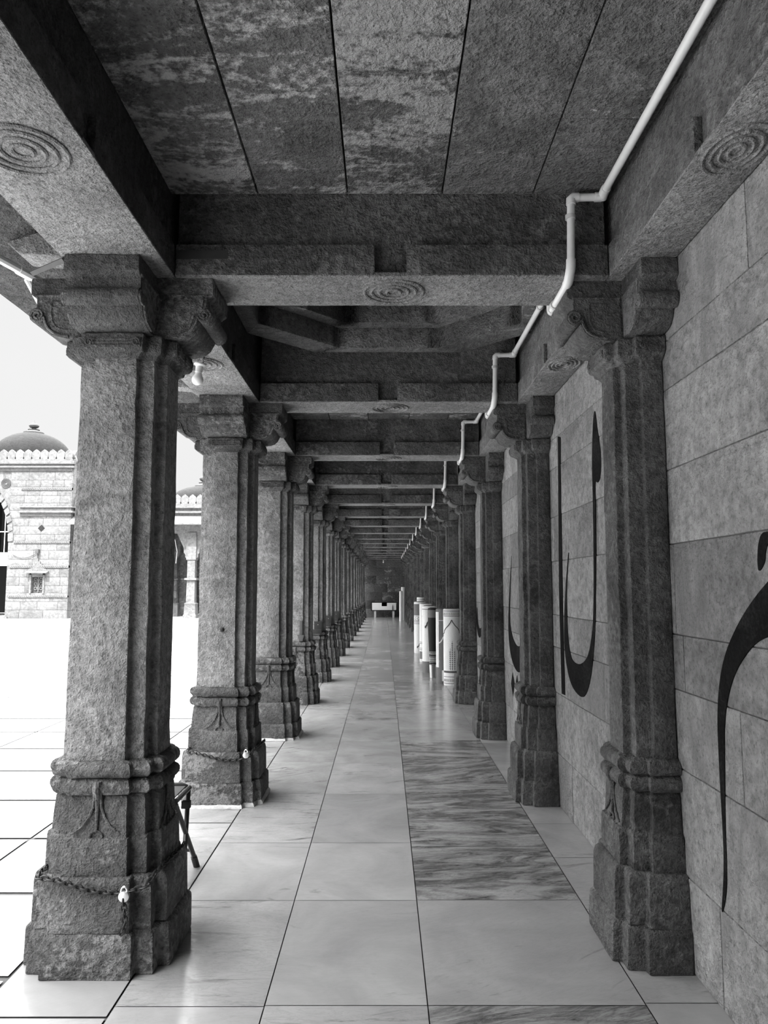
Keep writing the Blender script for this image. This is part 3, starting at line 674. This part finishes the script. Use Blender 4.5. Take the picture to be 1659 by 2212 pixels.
mb_.build('plant_motif', 'motif', t)
t, fn = roll('grey and white patterned carpet roll tucked behind the nearest roll', 0.600, 7.955, 0.055, H_, 'carpetgrey')
band(t, fn, -0.08, -0.03, 0.17, 0.74, 'carpet', 'pale_panel'); band(t, fn, 0.0, 0.05, 0.03, 0.14, 'carpet', 'pale_panel')
mb_ = MB().tube([fn(-0.045 + 0.05 * math.sin(i * 0.9) * 0.3, 0.18 + 0.028 * i, 0) for i in range(20)], 0.003, 5).tube([fn(-0.03 + 0.045 * (i / 10), 0.42 + 0.06 * (i / 10) ** 2, 0) for i in range(11)], 0.006, 5)
mb_.build('scroll_motif', 'carpet', t)
band(t, fn, -0.05, 0.05, 0.65, 0.655, 'carpet')
t, fn = roll('dark carpet roll tapering to its foot, patterned lower band', 0.55, 8.47, 0.060, 0.765, 'carpetdark', 0.036)
fo = lambda u, z, q=0.0016: ((0.036 + (0.060 - 0.036) * min(1, z / 0.765 * 1.4) + q) * math.cos(-pi / 2 + u / 0.06), (0.036 + 0.024 * min(1, z / 0.765 * 1.4) + q) * math.sin(-pi / 2 + u / 0.06), z)
band(t, fo, -0.13, 0.08, 0.0, 0.14, 'carpetgrey', 'grey_foot'); band(t, lambda u, z, q=0.003: fo(u, z, q), -0.095, -0.03, 0.0, 0.14, 'carpet', 'pale_fold'); band(t, lambda u, z, q=0.003: fo(u, z, q), 0.02, 0.045, 0.0, 0.14, 'carpet', 'pale_fold')
band(t, fo, -0.13, 0.08, 0.66, 0.745, 'carpetgrey', 'grey_top')
mb_ = MB()
for z in (0.145, 0.165, 0.235, 0.255, 0.285):
    mb_.tube([fo(-0.12 + 0.2 * i / 14, z, 0.0) for i in range(15)], 0.0014, 4)
for i in range(16):
    u = -0.115 + 0.19 * i / 15
    mb_.tube([fo(u + 0.006 * math.cos(q), 0.20 + 0.026 * math.sin(q), 0.0) for q in [2 * pi * j / 8 for j in range(9)]], 0.0013, 4)
    mb_.tube([fo(u - 0.006, 0.260, 0), fo(u, 0.280, 0), fo(u + 0.006, 0.260, 0)], 0.0013, 4)
mb_.build('lattice_motif', 'carpet', t)
t, fn = roll('white carpet roll with half an arch, left of the dark roll', 0.535, 9.0, 0.082, H_)
arch(t, fn, 0.07, 0.52, 0.66, th=0.009, uc=0.02); band(t, fn, -0.12, 0.12, 0.0, 0.13, 'carpetgrey', 'grey_foot'); band(t, fn, -0.12, 0.12, 0.735, 0.742, 'motif')
t, fn = roll('white carpet roll with a dark corner hook, second from the back', 0.565, 10.25, 0.085, H_)
arch(t, fn, 0.08, 0.60, 0.74, th=0.008, uc=0.03); band(t, fn, -0.12, 0.12, 0.04, 0.14, 'carpetgrey', 'grey_foot')
for z in (0.16, 0.18, 0.24, 0.26): band(t, fn, -0.12, 0.12, z, z + 0.006, 'motif')
t, fn = roll('pale carpet roll with a wide grey top band, farthest of the near group', 0.555, 11.6, 0.095, H_)
band(t, fn, -0.14, 0.14, 0.57, 0.74, 'carpetgrey', 'grey_band')
for z in (0.555, 0.49, 0.475, 0.455, 0.44): band(t, fn, -0.14, 0.14, z, z + 0.006, 'motif')
mb_ = MB()
for i in range(4):
    u = -0.09 + 0.06 * i; mb_.tube([fn(u + 0.016 * math.cos(q), 0.522 + 0.02 * math.sin(q), 0) for q in [2 * pi * j / 10 for j in range(11)]], 0.003, 4)
mb_.build('border_marks', 'motif', t); arch(t, fn, 0.10, 0.08, 0.24, th=0.008, uc=0.05)
t, fn = roll('small plain carpet roll standing tallest behind the grey topped roll', 0.58, 11.95, 0.06, 0.84)
band(t, fn, -0.09, 0.09, 0.80, 0.806, 'motif')
roll('slender pale roll leaning at the far right end of the corridor', 0.50, 22.2, 0.05, 0.88)
roll('second slender pale roll by the wall at the far right end', 0.575, 22.9, 0.055, 1.0)

# ------------------------------------------------------------------ white chest on legs at the far end
t = thing('white_chest', 'low white chest with a notched front on two legs before the end wall', 'chest', (0.01, 24.75, 0)); W2 = 0.44
for sg in (-1, 1): MB().box(sg * 0.30 - 0.033, sg * 0.30 + 0.033, -0.05, 0.25, 0, 0.225).build('leg', 'concrete', t, 0, 0.004)
MB().box(-W2, W2, -0.08, 0.30, 0.225, 0.25).build('tray', 'boxm', t, 0, 0.003)
MB().box(-W2, W2, 0.27, 0.30, 0.25, 0.50).box(-W2, -W2 + 0.03, -0.06, 0.27, 0.25, 0.50).box(W2 - 0.03, W2, -0.06, 0.27, 0.25, 0.50).box(-W2, W2, -0.06, 0.3, 0.50, 0.512).build('case', 'boxm', t, 0, 0.002)
MB().prism([(-0.40, 0.252), (0.40, 0.252), (0.40, 0.485), (0.085, 0.485), (0.085, 0.375), (-0.085, 0.375), (-0.085, 0.485), (-0.40, 0.485)], lambda u, v, q: (u, q, v), -0.055, -0.03).build('front_panel', 'white', t)
for x, hgt, mt, lab in ((0.27, 0.17, 'carpetgrey', 'grey bottle standing before the white chest front'), (0.38, 0.21, 'concrete', 'pale bottle at the right end of the white chest')):
    t_ = thing('bottle', lab, 'bottle', (0.01 + x, 24.683, 0.2505), 0, 'bottles on the chest'); MB().lathe([(0.016, 0), (0.018, 0.01), (0.018, hgt * 0.65), (0.008, hgt * 0.8), (0.007, hgt * 0.9)], n=16).build('body', mt, t_); MB().lathe([(0.009, hgt * 0.9), (0.009, hgt)], n=12).build('cap', 'motif', t_)

# ------------------------------------------------------------------ buildings across the courtyard
BY = 24.6
def at(px, py, Y=BY):
    z = 1 + Y * math.tan(math.atan((1106 - py) / F) + PITCH); zc = Y * math.cos(PITCH) + (z - 1) * math.sin(PITCH)
    return (px - 829) / F * zc, z
def hx(px, Y=BY): return at(px, 1200, Y)[0]
def hz(py, Y=BY): return at(0, py, Y)[1]
def ashlar(mb_, x0, x1, z0, z1, y, dep, holes=(), course=0.27):
    z = z0
    while z < z1 - 0.01:
        zz = min(z + course * random.uniform(0.85, 1.15), z1)
        if z1 - zz < 0.08: zz = z1
        x = x0
        while x < x1 - 0.01:
            xx = min(x + random.uniform(0.35, 0.9), x1)
            if x1 - xx < 0.15: xx = x1
            segs = [(x, xx)]
            for a, b, c, d in holes:
                if c < (z + zz) / 2 < d: segs = [s_ for u, v in segs for s_ in ((u, min(v, a)), (max(u, b), v)) if s_[1] - s_[0] > 0.01]
            for u, v in segs: mb_.rnd(random.uniform(0.1, 0.7)).box(u + 0.003, v - 0.003, y, y + dep, z + 0.003, zz - 0.003)
            x = xx
        z = zz
def merlon_part(parent, x, z, y, w, h, ry=0):
    P = [(-0.495, 0), (-0.495, 0.16), (-0.39, 0.26), (-0.47, 0.36), (-0.49, 0.54), (-0.44, 0.72), (-0.30, 0.88), (-0.12, 0.97), (0, 1.04)]; P = P + [(-u, v) for u, v in reversed(P[:-1])]
    if ry == 0: f_ = lambda u, v, q: (x + u * w, y + q, z + v * h)
    else: f_ = lambda u, v, q: (x + q, y + u * w, z + v * h)
    return MB().prism(P, f_, 0, 0.12).build('merlon', 'facade', parent, 0, 0.0)
def dome_parts(parent, x, y, zb, R, H):
    MB().lathe([(R * math.cos(q), zb + H * math.sin(q) ** 0.92) for q in [0.5 * pi * i / 16 for i in range(16)]] + [(0.03, zb + H)], (x, y, 0), 48).build('dome', 'dome', parent)
    s_ = R * 0.14
    MB().lathe([(s_ * 1.9, -0.03), (s_ * 1.9, 0.02), (s_ * 1.3, 0.05), (s_ * 1.0, 0.10), (s_ * 1.1, 0.13), (s_ * 0.5, 0.15), (s_ * 0.4, 0.19), (s_ * 0.8, 0.22), (s_ * 0.95, 0.28), (s_ * 0.8, 0.34), (s_ * 0.35, 0.38), (s_ * 0.12, 0.46), (0.004, 0.50)], (x, y, zb + H), 20).build('finial', 'finial', parent)
bl = thing('prayer_hall', 'pale stone domed hall across the courtyard with arch, niche window and lotus parapet', 'building', (0, 0, 0))
xR, xL = hx(147), hx(-260); zT = hz(997)
ax_r, ax_l = hx(15.5), hx(-165); acx = (ax_r + ax_l) / 2; zsp = hz(1172); zap = hz(1040)
w_l, w_r, w_b, w_t = hx(66), hx(98.5), hz(1282), hz(1238)
mb = MB(); ashlar(mb, xL, ax_l, -0.02, zT, BY, 0.5); mb.build('facade_wall', 'facade', bl, 0, 0.006)
mb = MB(); ashlar(mb, ax_r, xR, -0.02, zT, BY, 0.5, [(w_l, w_r, w_b, w_t)])
mb.build('facade_wall', 'facade', bl, 0, 0.006)
arc_ = [(acx + (ax_r - acx) * math.cos(q), zsp + (zap - zsp) * math.sin(q) ** 0.9) for q in [pi * i / 24 for i in range(25)]]
mb = MB()
for (xa, za), (xb_, zb_) in zip(arc_[:-1], arc_[1:]):
    mb.rnd(0.4); mb.prism([(xa, za), (xa, zT - 0.02), (xb_, zT - 0.02), (xb_, zb_)], lambda u, v, q: (u, q, v), BY + 0.03, BY + 0.45)
mb.build('arch_wall', 'facade', bl)
mb = MB()
for (xa, za), (xb_, zb_) in zip(arc_[:-1], arc_[1:]):
    c_ = Vector((acx, zsp)); mid = Vector(((xa + xb_) / 2, (za + zb_) / 2)); d = (mid - c_).normalized() * 0.17; e_ = Vector((xb_ - xa, zb_ - za)) * 0.40
    mb.rnd(0.4); P = [mid - e_, mid + e_, mid + e_ + d, mid - e_ + d]; mb.prism([(p.x, p.y) for p in P], lambda u, v, q: (u, q, v), BY - 0.03, BY + 0.1)
mb.build('arch_voussoirs', 'facade', bl)
MB().box(xL, ax_l, BY + 0.5, BY + 5, 0, zT).box(ax_r, xR, BY + 0.5, BY + 5, 0, zT).box(xL, xR, BY + 0.5, BY + 5, zT - 0.02, zT + 0.1).box(xL, xR, BY + 4.9, BY + 5, 0, zT).build('core_wall', 'facademortar', bl, smooth=0)
mb = MB(); ashlar(mb, BY, BY + 5, -0.02, zT, 0, 0.06); mb.v = [(xR + y * 0.5 + 0.0, x, z) for x, y, z in mb.v]; mb.build('side_wall', 'facade', bl)
mb = MB().box(ax_l, ax_r, BY + 0.1, BY + 0.2, hz(1222), hz(1193)); mb.build('lintel_panel', 'white', bl)
for px in (2.5, ): MB().box(hx(px) - 0.012, hx(px) + 0.012, BY + 0.15, BY + 0.17, hz(1193), hz(1090)).build('lamp_rod', 'grille', bl)
MB().box(ax_l, ax_r, BY + 0.15, BY + 0.165, hz(1149), hz(1147)).build('tie_rod', 'grille', bl)
mb = MB().box(ax_l, hx(22), BY - 0.05, BY + 0.4, -0.02, hz(1332)); mb.build('threshold', 'facade', bl)
def bandp(py0, py1, pr, nm, mat='facade', x0=None, x1=None):
    return MB().box(hx(39) if x0 is None else x0, (xR if x1 is None else x1) + pr, BY - pr, BY + 0.1, hz(py1), hz(py0)).build(nm, mat, bl, 0, 0.006)
bandp(996, 1003, 0.10, 'cornice', x0=xL); bandp(1003, 1008, 0.05, 'cornice', x0=xL); bandp(1008, 1011, 0.12, 'cornice', x0=xL); bandp(1011, 1017, 0.04, 'cornice', x0=xL)
bandp(1094, 1097, 0.10, 'string_course'); bandp(1097, 1104, 0.05, 'string_course'); bandp(1104, 1108, 0.12, 'string_course'); bandp(1108, 1115, 0.04, 'string_course')
for a, b in ((1053, 1059), (1169, 1174), (1221, 1227), (1286, 1291)):
    x0_ = hx(39) if a < 1100 else hx(28 if a < 1200 else 22)
    o = bandp(a, b, 0.03, 'carved_band', x0=x0_)
    mb = MB(); z = (hz(a) + hz(b)) / 2; x = x0_ + 0.05
    while x < xR:
        mb.tube([(x - 0.02, BY - 0.032, z - 0.03), (x + 0.02, BY - 0.032, z + 0.03)], 0.012, 5); x += 0.06
    mb.build('band_carving', 'facade', o)
dx_, dz_ = at(89, 1141); s_ = 0.115
MB().prism([(dx_ - s_, dz_), (dx_, dz_ - s_), (dx_ + s_, dz_), (dx_, dz_ + s_)], lambda u, v, q: (u, q, v), BY - 0.006, BY + 0.02).build('diamond_inlay', 'dome', bl, smooth=0)
rx_, rz_ = at(12, 1044); mb = MB()
for r_ in (0.05, 0.09, 0.125, 0.155): mb.tube([(rx_ + r_ * math.cos(2 * pi * i / 28), BY - 0.01 + 0.03, rz_ + r_ * math.sin(2 * pi * i / 28)) for i in range(28)], 0.014, 6, True)
mb.build('roundel', 'finial', bl)
# niche window
nw = MB().box(w_l - 0.0, w_l + 0.06, BY - 0.03, BY + 0.2, w_b, w_t).box(w_r - 0.06, w_r, BY - 0.03, BY + 0.2, w_b, w_t).box(w_l, w_r, BY - 0.03, BY + 0.2, w_t - 0.05, w_t).build('niche_frame', 'facade', bl)
MB().box(w_l, w_r, BY + 0.12, BY + 0.2, w_b, w_t).build('niche_panel', 'facademortar', nw)
mb = MB(); xm = (w_l + w_r) / 2
mb.tube([(xm, BY + 0.10, w_b + 0.03), (xm, BY + 0.10, w_t - 0.08)], 0.022, 6)
for i in range(4):
    for sg in (-1, 1):
        z = w_b + 0.1 + i * 0.15; mb.tube([(xm, BY + 0.1, z), (xm + sg * 0.05, BY + 0.1, z + 0.06)] + [(xm + sg * (0.09 + 0.045 * math.cos(q)), BY + 0.1, z + 0.06 + 0.05 * math.sin(q)) for q in [pi - j * 0.7 for j in range(9)]], 0.016, 6)
mb.build('tree_carving', 'facade', nw)
MB().prism([(BY - 0.02, hz(1233)), (BY - 0.20, hz(1237)), (BY - 0.20, hz(1238.5)), (BY - 0.02, hz(1238))], lambda u, v, q: (q, u, v), hx(60), hx(107)).build('niche_eave', 'facade', bl)
mb = MB(); cz0 = hz(1233)
for i, (hw, hh) in enumerate(((0.32, 0.07), (0.24, 0.15), (0.16, 0.23), (0.09, 0.31), (0.03, 0.40))): mb.prism([(xm - hw, cz0), (xm + hw, cz0), (xm + hw * 0.85, cz0 + hh), (xm - hw * 0.85, cz0 + hh)], lambda u, v, q: (u, q, v), BY - 0.02 - 0.008 * i, BY + 0.05)
mb.build('niche_crest', 'facade', bl)
MB().tube([(hx(82), BY - 0.03, hz(1214)), (hx(82), BY - 0.03, hz(1197))], 0.012, 6).box(hx(79), hx(86), BY - 0.14, BY - 0.02, hz(1195), hz(1187)).build('floodlight', 'finial', bl)
mb = MB().tube([(hx(28 + 54 * i / 12), BY - 0.03, hz(1195) - 0.16 * math.sin(pi * min(1, i / 12)) ** 0.8 + 0.1 * (i / 12) - 0.05) for i in range(13)], 0.009, 5); mb.build('cable', 'finial', bl)
mw = (hx(150) - hx(132.1))
x = xR - mw * 0.4; k = 0
while x > hx(-30): merlon_part(bl, x, hz(996.5), BY - 0.04, mw, hz(972) - hz(996.5)); x -= mw
for k in range(3): merlon_part(bl, xR - 0.05, hz(996.5), BY + 0.2 + k * mw, mw, hz(972) - hz(996.5), 1)
dome_parts(bl, hx(60, BY + 3), BY + 3, hz(980, BY + 3) - 0.25, 1.36, hz(936, BY + 3) - hz(980, BY + 3) + 0.25)
MB().tube([(xR + 0.1, BY + 0.02, hz(985)), (xR + 0.19, BY + 0.02, hz(1000)), (xR + 0.21, BY + 0.02, hz(1020)), (xR + 0.17, BY + 0.02, hz(1070))], 0.009, 6).build('drain_hose', 'white', bl)

# lower arcade
WY = BY + 0.25
ar = thing('arcade', 'low pale arcade with slender columns, deep eave and lotus parapet across the courtyard', 'building', (0, 0, 0))
xa0, xa1 = xR + 0.05, -1.45
zE0, zE1 = hz(1134, WY), hz(1115, WY)
MB().box(xa0, xa1, WY, WY + 0.25, hz(1093, WY) , hz(1093, WY) + 0.001 + 0.0).box(xa0, xa1, WY - 0.10, WY + 0.25, hz(1098, WY), hz(1093, WY)).box(xa0, xa1, WY - 0.02, WY + 0.25, hz(1105, WY), hz(1098, WY)).box(xa0, xa1, WY - 0.12, WY + 0.25, hz(1109, WY), hz(1105, WY)).build('cornice', 'facade', ar, 0, 0.006)
MB().box(xa0, xa1, WY - 0.02, WY + 0.25, zE1, hz(1109, WY)).build('frieze', 'facade', ar)
MB().prism([(WY, zE1 + 0.02), (WY - 0.55, zE0 + 0.02), (WY - 0.55, zE0 - 0.03), (WY, zE1 - 0.10)], lambda u, v, q: (q, u, v), xa0, xa1).build('eave', 'facade', ar)
cols_px = [413 - 97 * i for i in range(3)] + [510]; zA = hz(1158, WY)
MB().box(xa0, xa1, WY, WY + 0.25, zA + 0.10, zE1).build('architrave', 'facade', ar)
for px in cols_px:
    x = hx(px, WY); y = WY + 0.12
    cc = MB().loft([[(x + sx_ * w, y + sy_ * w, z) for sx_, sy_ in ((-1, -1), (1, -1), (1, 1), (-1, 1))] for z, w in ((-0.02, 0.215), (0.10, 0.21), (0.10, 0.19), (0.42, 0.175), (0.46, 0.19), (0.49, 0.14), (1.22, 0.13), (1.23, 0.2), (1.29, 0.2), (1.30, 0.13), (1.88, 0.125), (1.90, 0.16), (2.30, 0.17), (zA + 0.12, 0.15))]).build('arcade_column', 'facade', ar)
    for sg in (-1, 1):
        MB().prism([(0.11, 1.86), (0.15, 1.87), (0.17, 1.95), (0.21, 1.98), (0.215, 2.08), (0.26, 2.13), (0.265, 2.28), (0.33, 2.42), (0.50, zA + 0.10), (0.11, zA + 0.10)], lambda u, v, q: (x + sg * u, q, v), y - 0.1, y + 0.1).build('bracket', 'facade', cc)
mw2 = hx(429, WY) - hx(412.4, WY); x = hx(437, WY)
for i in range(-6, 18): merlon_part(ar, hx(429, WY) - mw2 * i, hz(1093, WY), WY - 0.04, mw2, hz(1069, WY) - hz(1093, WY))
MB().box(xa0, xa1, WY + 3.4, WY + 3.5, 0, zE1).box(xa0, xa1, WY + 0.25, WY + 3.5, zA + 0.16, zA + 0.3).box(xa1 - 0.1, xa1, WY + 0.3, WY + 3.5, 0, zE1).build('rear_wall', 'endwall', ar, smooth=0)
for i, px in enumerate((361, 374, 388, 300, 280)):
    x = hx(px, WY + 1.3); y = WY + 1.0 + (0.5 if i in (1, 2) else 0) + 0.4 * (i == 2)
    MB().loft([[(x + sx_ * w, y + sy_ * w, z) for sx_, sy_ in ((-1, -1), (1, -1), (1, 1), (-1, 1))] for z, w in ((-0.02, 0.2), (0.42, 0.18), (0.46, 0.12), (1.22, 0.12), (1.24, 0.17), (1.30, 0.17), (1.31, 0.12), (2.0, 0.11), (2.2, 0.25), (zA + 0.17, 0.25))]).build('inner_column', 'base', ar)
dome_parts(ar, hx(436, WY + 2), WY + 2, hz(1085, WY + 2) - 0.1, 1.18, hz(1051, WY + 2) - hz(1085, WY + 2) + 0.1)
MB().tube([(hx(375.5, WY + 0.3), WY + 0.35, hz(1164, WY)), (hx(375.5, WY), WY + 0.35, hz(1190, WY)), (hx(373.5, WY), WY + 0.35, hz(1216, WY))], 0.009, 6).build('lamp_cord', 'white', ar)
